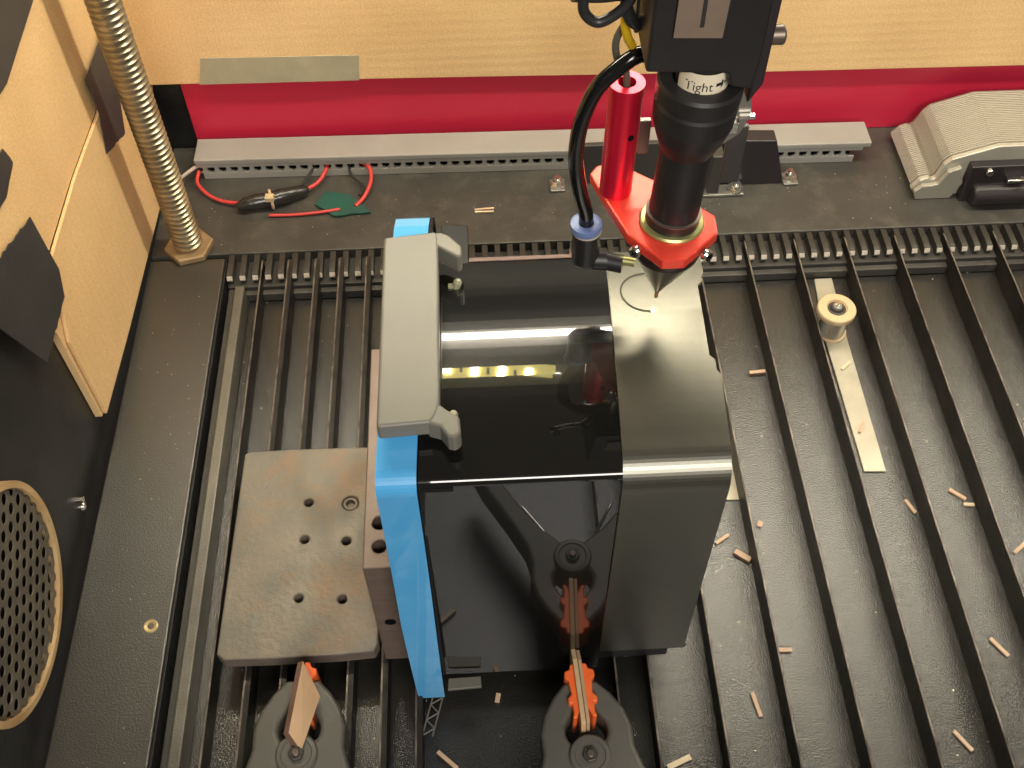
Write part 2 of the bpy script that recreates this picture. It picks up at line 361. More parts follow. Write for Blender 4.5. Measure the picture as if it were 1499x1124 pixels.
# ------------------------------------------------------------------ threaded rod
rod = thing('threaded_rod', 'tall steel threaded rod standing in a hexagonal nut', 'threaded rod', (-.2425, .6400, 0))
pr = []; zz = .001
while zz < .44:
    pr += [(.0097, zz), (.0097, zz+.0013), (.0117, zz+.0025), (.0117, zz+.0037)]; zz += .005
obj('screw_thread', MB().lathe(pr, (-.2425, .6400, 0), n=28), M['steel_thread'], rod)
hx = MB().prism(hexpoly(-.2425, .6400, .0205, .25), .0002, .0062)
obj('hex_nut', hx, M['brass_nut'], rod, bevel=.0012)

# ------------------------------------------------------------------ cable duct and wiring
duct = thing('cable_duct', 'long grey plastic cable duct in front of the red panel', 'cable duct', (.05, .735, 0))
def duct_y(x): return .7235-.0170*(x+.2455)
dl, dr = -.2455, .3400
def duct_box(x0, x1, yo, yi, z0, z1): 
    return MB().add([(x0, duct_y(x0)+yo, z0), (x1, duct_y(x1)+yo, z0), (x1, duct_y(x1)+yi, z0), (x0, duct_y(x0)+yi, z0), (x0, duct_y(x0)+yo, z1), (x1, duct_y(x1)+yo, z1), (x1, duct_y(x1)+yi, z1), (x0, duct_y(x0)+yi, z1)],
                    [(0, 3, 2, 1), (0, 1, 5, 4), (1, 2, 6, 5), (2, 3, 7, 6), (3, 0, 4, 7), (4, 5, 6, 7)])
# the trough wall: plain lower face, a row of real finger openings, a band under the cover
obj('duct_trough', duct_box(dl+.005, dr-.012, .0005, .0030, .0003, .0072), M['duct'], duct, bevel=.0004)
obj('duct_cover', duct_box(dl, dr, -.0003, .0280, .0172, .0222), M['duct'], duct, bevel=.0009)
obj('duct_lip', duct_box(dl+.003, dr-.006, .0002, .0030, .0134, .0171), M['duct'], duct, bevel=.0004)
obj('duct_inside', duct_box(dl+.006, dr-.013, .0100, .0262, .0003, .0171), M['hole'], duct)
fx = dl+.0075; first = None
while fx < dr-.014:
    if first is None:
        first = obj('duct_finger', MB().prism([(-.0050, .0073), (-.0024, .0084), (-.0018, .0104), (-.0018, .0133), (.0018, .0133), (.0018, .0104), (.0024, .0084), (.0050, .0073)], .0006, .0030, 'y'), M['duct'], duct); o = first
    else:
        o = first.copy(); COL.objects.link(o); o.parent = duct
    o.location = (fx-.05, duct_y(fx)-.735, 0) if False else (fx, duct_y(fx), 0); fx += .0101
tag(obj('red_wire', MB().tube(spline([(-.2440, .7245, .009), (-.2440, .7120, .0065), (-.2340, .7000, .004), (-.2200, .6915, .0035), (-.2040, .6870, .005), (-.195, .686, .006)]), .0016), M['red_wire']),
    'red wire curving from the left duct end into the black splice', 'wire')
tag(obj('red_wire', MB().tube(spline([(-.1325, .7275, .009), (-.1345, .7180, .008), (-.1410, .7070, .006), (-.1500, .6995, .006)]), .0017), M['red_wire']),
    'short red wire from duct to the right end of the splice', 'wire')
tag(obj('red_wire', MB().tube(spline([(-.1035, .7280, .010), (-.0955, .7190, .010), (-.0945, .7050, .007), (-.1000, .6900, .004), (-.1070, .6800, .003)]), .0018), M['red_wire']),
    'red wire looping from duct down to the green tape', 'wire')
tag(obj('black_wire', MB().tube(spline([(-.1440, .7270, .009), (-.1480, .7160, .007), (-.1560, .7010, .006)]), .0012), M['black_wire']), 'thin black wire entering the taped splice', 'wire')
tag(obj('black_wire', MB().tube(spline([(-.1135, .7270, .009), (-.1120, .7160, .007), (-.1010, .7030, .004), (-.1040, .6930, .003)]), .0012), M['black_wire']), 'thin black wire running from duct towards the green tape', 'wire')
tag(obj('red_wire', MB().tube(spline([(-.1800, .6740, .002), (-.1600, .6735, .002), (-.1400, .6745, .0025), (-.1200, .6770, .003)]), .0013), M['red_wire']), 'straight red wire lying between splice and green tape', 'wire')
tag(obj('grey_wire', MB().tube(spline([(-.2700, .7080, .005), (-.2600, .7150, .009), (-.2480, .7235, .013), (-.244, .727, .013)]), .0016), M['white_wire']), 'pale wire entering the left end of the duct', 'wire')
sp = thing('wire_splice', 'bundle of wires wrapped in shiny black tape', 'wire splice', (-.178, .690, 0))
sr = [.003, .0062, .0070, .0064, .0072, .0060, .0052, .003]
obj('tape_wrap', MB().tube([(-.2070, .6810, .0065), (-.2000, .6830, .0068), (-.190, .6855, .0075), (-.1800, .6875, .0070), (-.1700, .6905, .0076), (-.160, .6945, .0068), (-.1520, .6980, .006), (-.1480, .7000, .0058)], sr, 14), M['shiny_tape'], sp)
obj('zip_tie', MB().tube([Vector((-.1785, .6880, .0072))+.0080*Vector((.25*math.cos(t), -.95*math.cos(t), .95*math.sin(t))) for t in [i*2*math.pi/20 for i in range(21)]], .0013, 8, caps=False).box(-.1815, -.1745, .6790, .6850, .0125, .0165), M['tie'], sp)
tag(obj('green_tape', MB().prism(ragged([(-.142, .6850), (-.133, .7010), (-.112, .6950), (-.1050, .6860), (-.0940, .6730), (-.1250, .6700)], .0006), .0008, .0024), M['green']), 'dark green tape lying flat under the red wires', 'tape')

# ------------------------------------------------------------------ rear bracket behind the head, bolts
rb = thing('rear_bracket', 'dark metal bracket bolted to the rear deck across the duct', 'bracket', (.15, .70, 0))
obj('bracket_block', MB().box(.0880, .1930, .7000, .7050, .0004, .0420).box(.1932, .2030, .6780, .7060, .0004, .0440), M['dark_metal'], rb, bevel=.0008)
obj('dark_plate', MB().prism([(.2036, .0004), (.2620, .0004), (.2480, .0480), (.2036, .0500)], .6905, .7050, 'y'), M['dark_plum'], rb, bevel=.001)  # near-black upright plate covering the right stretch of the duct
obj('bracket_foot', MB().box(.1650, .2250, .6760, .6890, .0004, .0032), M['bracket_metal'], rb, bevel=.0006)
def bolt_part(x, y, z, parent=None, r=.0048, h=.0045):
    mb = MB().lathe([(r*1.5, z), (r*1.5, z+.0012)], (x, y, 0), n=20)
    mb.prism(hexpoly(x, y, r, .3), z+.0012, z+.0012+h).lathe([(r*.55, z+h+.0012), (r*.5, z+h+.0040)], (x, y, 0), n=14)
    return mb
obj('bolt', bolt_part(.2185, .6830, .0032), M['chrome'], rb)
def deck_bolt(x, y, label):
    t = thing('deck_bolt', label, 'bolt', (x, y, 0), 'bolts on the rear deck')
    obj('tab', MB().box(x-.0065, x+.0065, y-.009, y+.006, .0003, .0022), M['bracket_metal'], t, bevel=.0006)
    obj('bolt_head', bolt_part(x, y, .0022, r=.0042), M['chrome'], t)
deck_bolt(.0665, .6990, 'silver hex bolt on a tab left of the red diode tube')
deck_bolt(.2680, .6960, 'small silver bolt beside the right part of the duct')

# ------------------------------------------------------------------ ribbed aluminium cover
cover = thing('ribbed_cover', 'ribbed silver aluminium cover on the rear deck at right', 'motor cover', (.46, .705, 0))
def cover_profile(d):
    return [(.3720-d, .0003), (.3665-d, .0090), (.3720-d*.9, .0165+d), (.3775, .0185+d), (.3812, .0175), (.3838, .0195), (.3880-d, .0330+d*.6), (.3925-d*.7, .0385+d*.8), (.4270, .0505+d), (.62, .0505+d), (.62, .0003)]
ribs = None
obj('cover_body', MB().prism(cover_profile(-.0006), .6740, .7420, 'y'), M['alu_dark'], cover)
yy = .6760
while yy < .7400:
    obj('rib', MB().prism(cover_profile(.0003), yy, yy+.0014, 'y'), M['alu'], cover) if ribs is None else None
    if ribs is None: ribs = [c for c in cover.children if c.name.startswith('rib')][0]; ry0 = yy
    else:
        o = ribs.copy(); COL.objects.link(o); o.parent = cover; o.location = (0, yy-ry0, 0)
    yy += .0023
obj('front_rim', MB().prism(cover_profile(.0012), .6690, .6738, 'y'), M['alu'], cover, bevel=.0008)
obj('end_plate', MB().prism([(.3700, .0003), (.3668, .0090), (.3725, .0150), (.3800, .0155), (.3850, .0170), (.3900, .0300), (.4000, .0340), (.4060, .0170), (.4000, .0003)], .6640, .6688, 'y'), mat('grey_cast_end', (.33, .31, .25), .5, .2), cover, bevel=.001)
obj('motor_shell', MB().lathe([(.0080, 0), (.0100, .003), (.0100, .22)], (.4130, .6580, .0104), (1, 0, 0), n=28).box(.4065, .62, .6600, .6688, .0003, .0380), M['dark_plum'], cover, bevel=.001)
obj('bolt', MB().lathe([(.0034, 0), (.0034, .0022), (.0028, .0034)], (.4215, .6598, .0335), (0, -1, 0), n=18), M['chrome'], cover)
obj('metal_clip', MB().box(.4500, .4530, .6500, .6595, .0260, .0360).box(.4380, .4500, .6540, .6595, .0240, .0275), M['chrome'], cover, bevel=.0005)

# ------------------------------------------------------------------ the housing being engraved
SK = .035
FY = .262
def topz(y): return .2315-(y-.33)**2/.82
hs = thing('appliance_housing', 'black plastic housing with glossy curved top and blue side trim clamped upright', 'housing', (.03, .33, 0))
def top_profile(front, bottom, back, zoff, rb, nb=8):
    """outer line in (y,z): bottom front, bend, arched top, rolled back"""
    pts = [(front, bottom)]
    cy, cz = front+rb, topz(front+rb)+zoff-rb
    pts += [(front, bottom+(cz-bottom)*k/4) for k in (1, 2, 3)]
    for i in range(nb+1):
        a = math.pi-i/nb*(math.pi/2-.12); pts.append((cy+rb*math.cos(a), cz+rb*math.sin(a)))
    y = front+rb+.004
    while y < back: pts.append((y, topz(y)+zoff)); y += .006
    pts.append((back, topz(back)+zoff)); return pts
def sheet(outer, x0, x1, th, mi_edge=1, notch=None):
    """a bent sheet of thickness th following outer, from x0 to x1 (functions of the index allowed)"""
    n = len(outer); inner = []
    for i in range(n):
        a = Vector(outer[max(i-1, 0)]); c = Vector(outer[min(i+1, n-1)]); t = (c-a).normalized(); nn = Vector((t.y, -t.x))
        inner.append((outer[i][0]+nn.x*th, outer[i][1]+nn.y*th))
    X0 = x0 if callable(x0) else (lambda i: x0); X1 = x1 if callable(x1) else (lambda i: x1)
    mb = MB(); vs = []
    for i in range(n):
        sk = SK*(outer[i][0]-FY); a, b_ = X0(i)+sk, X1(i)+sk
        vs += [(a, *outer[i]), (b_, *outer[i]), (b_, *inner[i]), (a, *inner[i])]
    for i in range(n-1):
        p, q = 4*i, 4*i+4
        mb.add(vs, [(p, p+1, q+1, q)], 0, True); mb.add(vs, [(p+3, q+3, q+2, p+2)], 0, True)
        mb.add(vs, [(p+1, p+2, q+2, q+1), (p, q, q+3, p+3)], mi_edge)
    e = 4*(n-1); mb.add(vs, [(0, 3, 2, 1), (e, e+1, e+2, e+3)], mi_edge); return mb
gp = top_profile(FY, .0006, .399, 0, .0042)
obj('glossy_panel', sheet(gp, -.0345, .0598, .0022), [M['gloss'], M['edge']], hs)
obj('front_ledge', MB().box(-.0335, -.0185, FY-.0006, FY+.0006, .2195, .2225), M['core'], hs)
fp = top_profile(FY-.0022, .0300, .4020, .0012, .016, 14)
def fl_right(i):
    y, z = fp[i]
    if z > .20 and .3150 < y < .3800: 
        return .1062 if .322 < y < .3740 else .1088
    if y < FY+.001 and z < .05: return .1085 if z > .040 else .1110
    return .1105
fp2 = []
for i, q in enumerate(fp):
    fp2.append(q)
fp = []
for i in range(len(fp2)-1):
    fp += [fp2[i], tuple((Vector(fp2[i])+Vector(fp2[i+1]))/2)]
fp.append(fp2[-1])
obj('satin_flange', sheet(fp, .0600, fl_right, .0020), [M['satin'], M['edge']], hs)
obj('flange_catch', MB().box(.1085, .1120, FY-.0018, FY+.0010, .0305, .0345), M['satin'], hs, bevel=.0005)
tr = [(.2490, -.0035), (.2500, .02), (.2512, .04), (.2530, .065), (.2550, .09), (.2572, .12), (.2588, .15), (.2598, .18), (.2600, .205)]
for i in range(9):
    a = math.pi-i/8*(math.pi/2-.14); tr.append((.2700+.0100*math.cos(a), .2190+.0100*math.sin(a)))
y = .276
while y < .40: tr.append((y, topz(y)+.0016)); y += .008
tr += [(.402, .2278), (.410, .2284), (.418, .2284), (.428, .2262), (.438, .2220), (.4460, .2150), (.4500, .2050), (.451, .19), (.451, .14)]
def tr_l(i): 
    return -.0515 if tr[i][0] > .263 else -.0515+.001*math.sin(i)
obj('blue_trim', sheet(tr, lambda i: -.0540+.0026*max(0, (.09-tr[i][1])/.09), -.0352, .0022, 0), M['blue'], hs)
trd = [(y+.0022, z-.002) for y, z in tr]
obj('trim_backing', sheet([(max(y, .2545), min(z, topz(y)-.003) if y < .4 else z) for y, z in trd if z > 0], -.0350, -.0335, .004, 0), M['core'], hs)
obj('inner_core', MB().prism([(FY+.006, .001), (FY+.006, .215), (.30, .2235), (.36, .2235), (.396, .2170), (.396, .001)], -.0480, .1040, 'x'), M['core'], hs)
obj('side_tab', MB().prism([(.325, .17), (.325, .2255), (.33, .2285), (.368, .2265), (.373, .223), (.373, .17)], .1075, .1100, 'x'), M['core'], hs, bevel=.0006)
obj('rear_tab', MB().box(-.0240, -.0085, .4000, .4540, .1900, .2000), M['core'], hs, bevel=.0006)
obj('rear_edge', MB().box(-.008, .0660, .4040, .4070, .2130, .2215), mat('brown_edge', (.16, .10, .085), .6), hs, bevel=.0004)
# engraved arc: a thin line following the flange surface
ctr = (.0838, .3690); ra = .0140; arc = []
for i in range(41):
    t = math.radians(80+i*(193/40)); arc.append((t,))
mb = MB(); vs = []
for (t,) in arc:
    for r in (ra-.0005, ra+.0005):
        x = ctr[0]+r*math.cos(t); y = ctr[1]+r*math.sin(t); vs.append((x, y, topz(y)+.0012+.00025))
mb.add(vs, [(2*i, 2*i+1, 2*i+3, 2*i+2) for i in range(40)]); mb.f = [f[::-1] for f in mb.f]
obj('engraved_arc', mb, M['engrave'], hs)
sx, sy = ctr[0]+ra*math.cos(math.radians(273)), ctr[1]+ra*math.sin(math.radians(273))
tag(obj('laser_spot', MB().lathe([(.0009, 0), (.0009, .0005), (.0004, .0010)], (sx, sy, topz(sy)+.0013), n=12), M['spot']), 'tiny bright glowing spot at the end of the engraved arc', 'laser spot')

# grey plastic bracket hooked over the housing
gb = thing('plastic_bracket', 'warm grey plastic bracket with two hooked arms over the blue trim', 'bracket', (-.037, .34, .236))
obj('bar', MB().prism([(-.0512, .4000), (-.0240, .4030), (-.0232, .3985), (-.0230, .2925), (-.0245, .2870), (-.0270, .2820), (-.0518, .2805)], .2362, .2468), M['grey_plastic'], gb, bevel=.0016, seg=3)
obj('arm', MB().prism([(-.0290, .4026), (-.0290, .3935), (-.0230, .3925), (-.0190, .3890), (-.0128, .3842), (-.0110, .3865), (-.0113, .3925), (-.0175, .4005), (-.0215, .4028)], .2340, .2462), M['grey_plastic'], gb, bevel=.0014, seg=3)
obj('arm', MB().prism([(-.0290, .2822), (-.0290, .2925), (-.0230, .2925), (-.0200, .2895), (-.0140, .2850), (-.0135, .2760), (-.0165, .2735), (-.0195, .2745), (-.0230, .2800)], .2340, .2462), M['grey_plastic'], gb, bevel=.0014, seg=3)
obj('clip', MB().lathe([(.0022, 0), (.0022, .0040), (.0015, .0055)], (-.0172, .2935, .2318), (0, 0, 1), n=14), mat('clear_olive_clip', (.33, .32, .20), .25), gb)
obj('clip', MB().lathe([(.0022, 0), (.0022, .0040), (.0012, .0055)], (-.0150, .3800, .2285), (.3, 0, 1), n=14).box(-.0190, -.0155, .3788, .3812, .2280, .2300), mat('clear_olive_clip', (.33, .32, .20), .25), gb)

# ------------------------------------------------------------------ steel angle plate with drilled holes
ap = thing('angle_plate', 'mottled steel angle plate with drilled holes beside the blue trim', 'angle plate', (-.12, .35, 0))
def plate_with_holes(outline, holes, z0, z1, hr):
    bm = bmesh.new(); ov = [bm.verts.new((x, y, z1)) for x, y in outline]
    ed = [bm.edges.new((ov[i], ov[(i+1) % len(ov)])) for i in range(len(ov))]
    for (x, y, r) in holes:
        hv = [bm.verts.new((x+r*math.cos(2*math.pi*k/16), y+r*math.sin(2*math.pi*k/16), z1)) for k in range(16)]
        ed += [bm.edges.new((hv[k], hv[(k+1) % 16])) for k in range(16)]
    res = bmesh.ops.triangle_fill(bm, use_beauty=True, use_dissolve=False, edges=ed)
    fs = [g for g in res['geom'] if isinstance(g, bmesh.types.BMFace)]
    for f in fs:
        if f.normal.z < 0: f.normal_flip()
    ex = bmesh.ops.extrude_face_region(bm, geom=fs, use_keep_orig=True)
    for g in ex['geom']:
        if isinstance(g, bmesh.types.BMVert): g.co.z = z0
    bmesh.ops.recalc_face_normals(bm, faces=bm.faces)
    bm.verts.index_update(); mb = MB()
    mb.add([v.co[:] for v in bm.verts], [[v.index for v in f.verts] for f in bm.faces if abs(f.normal.z) > .5], 0)
    mb.add([v.co[:] for v in bm.verts], [[v.index for v in f.verts] for f in bm.faces if abs(f.normal.z) <= .5], 1)
    bm.free(); return mb
pl_out = [(-.1735, .4250), (-.1710, .4272), (-.1450, .4278), (-.1150, .4274), (-.0760, .4268), (-.0760, .2800), (-.0785, .2745), (-.1000, .2732), (-.1400, .2728), (-.1715, .2733), (-.1762, .2775)]
holes = [(-.126, .3836, .0030), (-.1269, .3553, .0030), (-.0991, .3528, .0030), (-.1279, .3128, .0029), (-.0999, .3108, .0030)]
obj('base_plate', plate_with_holes(pl_out, holes+[(-.0976, .3816, .0056)], .0006, .0125, .003), [M['steel_plate'], M['steel_side']], ap, bevel=.0011, angle=60)
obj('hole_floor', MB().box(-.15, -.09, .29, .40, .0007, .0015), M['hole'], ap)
obj('screw', MB().lathe([(.0054, .0016), (.0054, .0110), (.0046, .0118), (.0032, .0118), (.0028, .0085)], (-.0976, .3816, 0), n=20), M['steel_plate'], ap)
up_out = [(-.0724, .4255), (-.0520, .4255), (-.0520, .2737), (-.0724, .2737)]
obj('upright_plate', plate_with_holes(up_out, [(-.0637, .2868, .0039), (-.0640, .3015, .0040)], .0002, .1236, .004), [M['steel_brown'], M['steel_brown']], ap, bevel=.0007, angle=60)
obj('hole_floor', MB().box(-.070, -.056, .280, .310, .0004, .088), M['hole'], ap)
obj('side_hole', MB().lathe([(.0033, 0), (.0033, .0006)], (-.0640, .2737, .0557), (0, -1, 0), n=18), M['hole'], ap)
obj('bright_chamfer', MB().prism([(-.0790, .2742), (-.0755, .2850), (-.0755, .2742)], .0118, .0131), M['wood_pale'], ap) if False else None

# ------------------------------------------------------------------ laser head
AY = .3540
def axx(z): return .0848+.040*(z-.245)
LH = thing('laser_carriage', 'black laser head with red mounting plate and pointed nozzle over the housing', 'laser head', (axx(.2445), AY, .2445))
ax = Vector((.040, 0, 1)).normalized()
def L_(prof, mi=0, n=36): return MB().lathe([(r, (z-.2445)/ax.z) for r, z in prof], (axx(.2445), AY, .2445), ax, n=n)
obj('nozzle', L_([(.0013, .2485), (.0030, .2520), (.0158, .2780), (.0162, .2800), (.0162, .2902)]), M['nozzle'], LH)
obj('nozzle_tip', L_([(.0009, .2440), (.0014, .2500)]), M['nozzle_tip'], LH)
plate = [(x*.97, y*.97) for x, y in [(.0540, .4000), (.0575, .4050), (.0640, .4075), (.0720, .4040), (.0780, .3990), (.0850, .3935), (.1010, .3770), (.1108, .3674), (.1102, .3560), (.0925, .3395), (.0820, .3395), (.0680, .3570), (.0610, .3770)]]
obj('mount_plate', MB().prism(plate, .2903, .2963), M['red_anod'], LH, bevel=.0009, seg=2, angle=25)
obj('lock_ring', L_([(.0150, .2964), (.0150, .2972), (.0142, .2980), (.0112, .2980)]), M['zinc'], LH)
obj('lens_tube', L_([(.0124, .2975), (.0124, .3030), (.0114, .3036), (.0114, .3400)]), M['black_anod'], LH)
obj('tube_collar', L_([(.0114, .3400), (.0146, .3480), (.0170, .3560), (.0174, .3650), (.0168, .3664), (.0166, .3680), (.0176, .3684), (.0176, .3745), (.0168, .3760), (.0116, .3762), (.0114, .3710)]), M['black_anod'], LH)
obj('tube_rim', L_([(.0120, .3028), (.0127, .3029), (.0127, .3035), (.0114, .3038)]), M['bronze'], LH)
obj('tube_neck', L_([(.0108, .3700), (.0108, .4060)]), M['black_anod'], LH)
# label wrapped round the neck
def wrap_label():
    mb = MB(); n = 24; vs = []; R = .01092
    for i in range(n+1):
        t = math.radians(-90-68+136*i/n)
        for z in (.3742, .3850): vs.append((axx(z)+R*math.cos(t), AY+R*math.sin(t), z))
    mb.add(vs, [(2*i, 2*i+2, 2*i+3, 2*i+1) for i in range(n)], 0, True); return mb
lab = obj('neck_label', wrap_label(), M['label'], LH)
def text_mesh(txt, size):
    cu = bpy.data.curves.new('lettering', 'FONT'); cu.body = txt; cu.size = size; cu.align_x = 'LEFT'; cu.resolution_u = 3
    to = bpy.data.objects.new('lettering', cu); COL.objects.link(to); bpy.context.view_layer.update()
    ev = to.evaluated_get(bpy.context.evaluated_depsgraph_get()); me = ev.to_mesh()
    vs = [tuple(v.co) for v in me.vertices]; fs = [tuple(p.vertices) for p in me.polygons]; ev.to_mesh_clear()
    bpy.data.objects.remove(to); bpy.data.curves.remove(cu); return vs, fs
tv, tf = text_mesh('Tight', .0085)
wid = max(v[0] for v in tv)
def bend(u, v, R=.01100):
    t = math.radians(-90)+u/R; z = .3772+v; return (axx(z)+R*math.cos(t), AY+R*math.sin(t), z)
lm = MB(); sc_x = .0118/wid
lm.add([bend(-.0092+v[0]*sc_x, v[1]*.72) for v in tv], tf)
arr = [(x-.0032, y) for x, y in [(.0070, .0013), (.0094, .0013), (.0094, .0001), (.0122, .0021), (.0094, .0041), (.0094, .0029), (.0070, .0029)]]
lm.add([bend(u, v+.0004) for u, v in arr], [tuple(range(7))])
obj('lettering', lm, M['ink'], lab)
# screws on the mounting plate
for (x, y, d) in ((.0690, .3390, (-.55, -.8, .1)), (.1000, .3350, (.5, -.8, .1))):
    s_ = obj('screw', MB().lathe([(.0030, 0), (.0030, .0016), (.0022, .0026)], (x, y, .2932), d, n=16), M['chrome'], LH)
    v = Vector(d).normalized(); u = v.orthogonal().normalized(); q = v.cross(u); c0 = Vector((x, y, .2932))+v*.00262
    mb = MB()
    for A, B in ((u, q), (q, u)):
        mb.add([c0+A*.0016+B*.0003, c0-A*.0016+B*.0003, c0-A*.0016-B*.0003, c0+A*.0016-B*.0003], [(0, 1, 2, 3), (3, 2, 1, 0)])
    obj('slot', mb, M['hole'], s_)
# red pointer tube
rt = obj('pointer_tube', MB().lathe([(.0076, 0), (.0076, .0560), (.0079, .0562), (.0079, .0615), (.0040, .0615), (.0040, .0560)], (.0632, .3760, .2964), (.015, 0, 1), n=30), M['red_tube'], LH)
obj('tube_hole', MB().lathe([(.0039, 0), (.0039, .0004)], (.0640, .3760, .3530), (.015, 0, 1), n=20), M['hole'], rt)
obj('set_screw', MB().lathe([(.0015, 0), (.0015, .0004)], (.0668, .3692, .3330), (.42, -.9, .1), n=14), M['hole'], rt)
obj('pointer_cable', MB().tube(spline([(.0642, .3760, .3540), (.0630, .3750, .3640), (.0590, .3740, .3710), (.0578, .3750, .3790), (.0610, .3760, .3860), (.0660, .3770, .3870)]), .0016), mat('grey_cable', (.10, .10, .075), .4), LH)
# air assist hose and elbow
ho = obj('air_hose', MB().tube(spline([(.0720, .3720, .3740), (.0664, .3690, .3765), (.0584, .3670, .3718), (.0496, .3660, .3620), (.0441, .3660, .3443), (.0428, .3665, .3252), (.0455, .3668, .3046), (.0488, .3669, .2906), (.0492, .3669, .2760)]), .0035, 14), M['black_rubber'], LH)
obj('hose_ring', MB().lathe([(.0042, .0), (.0074, .0), (.0077, .0020), (.0075, .0038), (.0062, .0042), (.0038, .0042)], (.0493, .3669, .2805), n=28, caps=False), M['blue_ring'], LH)
obj('elbow_fitting', MB().lathe([(.0058, .2585), (.0066, .2600), (.0068, .2780), (.0065, .2803)], (.0497, .3669, 0), n=26)
    .tube(spline([(.0500, .3669, .2640), (.0510, .3669, .2605), (.0550, .3665, .2592), (.0600, .3655, .2590), (.0680, .3630, .2588)]), [.0060]*9+[.0050]*12+[.0046]*12, 16)
    .lathe([(.0055, 0), (.0055, .006)], (.0545, .3666, .2592), (.98, -.1, -.02), n=20), M['black_anod'], LH)
obj('fitting_collar', MB().lathe([(.0069, .2788), (.0073, .2796), (.0069, .2805)], (.0497, .3669, 0), n=26, caps=False), mat('pale_collar', (.42, .36, .30), .4), LH)
obj('barb', MB().lathe([(.0024, 0), (.0024, .0080)], (.0660, .3640, .2610), (.93, -.25, 0), n=14), M['zinc'], LH)
# head body, window plate, knob
obj('head_body', MB().prism([(.0650, .3880), (.0655, .47), (.1100, .47), (.1095, .3940), (.1080, .3780), (.0985, .3800), (.0970, .3860)], .3420, .3780, 'y'), M['black_anod'], LH, bevel=.0014)
obj('head_side', MB().prism([(.1090, .3660), (.1140, .3760), (.1150, .47), (.1102, .47)], .3480, .3900, 'y').box(.1000, .1088, .3782, .3900, .3640, .47), M['dark_plum'], LH, bevel=.001)
wp = obj('window_plate', MB().prism([(.0738, .4045), (.0744, .4400), (.0936, .4400), (.0922, .4037)], .3405, .3418, 'y'), M['window'], LH)
obj('window_slit', MB().box(.0832, .0846, .3400, .3404, .4090, .4230), M['ink'], wp)
obj('knob', MB().lathe([(.0020, 0), (.0038, .0004), (.0040, .0068), (.0034, .0076)], (.1130, .3560, .3932), (1, 0, 0), n=22), M['bronze'], LH)
obj('side_bracket', MB().prism([(.1060, .372), (.1115, .3560), (.1235, .3370), (.1255, .3260), (.1215, .3150), (.1140, .3085), (.1100, .3120), (.1105, .330), (.1040, .350)], .3900, .3925, 'y'), M['bracket_metal'], LH, bevel=.0006)
obj('bracket_lug', MB().box(.1145, .1195, .3865, .3898, .3180, .3240).box(.1190, .1265, .3870, .3898, .3255, .3275), M['chrome'], LH, bevel=.0004)
obj('carriage_plate', MB().prism([(.0600, .2900), (.1180, .2900), (.1270, .2760), (.1290, .3120), (.1180, .3300), (.1160, .40), (.0600, .40)], .4100, .4135, 'y') if False else
    MB().box(.1180, .1275, .3960, .3990, .2790, .3140), M['dark_metal'], LH, bevel=.0006)
obj('left_lug', MB().box(.0725, .0775, .3800, .3830, .3140, .3330), M['bracket_metal'], LH, bevel=.0005)
# cables at the top left of the head
obj('yellow_lead', MB().tube(spline([(.0625, .3700, .4150), (.0610, .3700, .4000), (.0600, .3700, .3920), (.0615, .3700, .3850), (.0640, .3700, .3800)]), .0019), M['yellow'], LH)
obj('yellow_lead', MB().tube([(.069, .3780, .3745), (.075, .3770, .3745)], .0015), M['yellow'], LH)
obj('cable_loop', MB().tube(spline([(.0430, .3600, .418), (.0420, .3600, .4050), (.0470, .3600, .3990), (.0530, .3600, .4010), (.0590, .3600, .4070), (.0610, .3600, .415)]), .0022), M['black_wire'], LH)
obj('cable_bundle', MB().tube(spline([(.0380, .3620, .4120), (.0480, .3640, .4100), (.0580, .3650, .4100), (.0690, .3660, .4100)]), .0046, 12).tube(spline([(.0620, .3640, .4150), (.0590, .3640, .4040), (.0620, .3640, .3960), (.0660, .3660, .3930)]), .0026), M['black_wire'], LH)
obj('head_post', MB().box(.0640, .0682, .3700, .3780, .3860, .46), M['dark_metal'], LH, bevel=.0006)

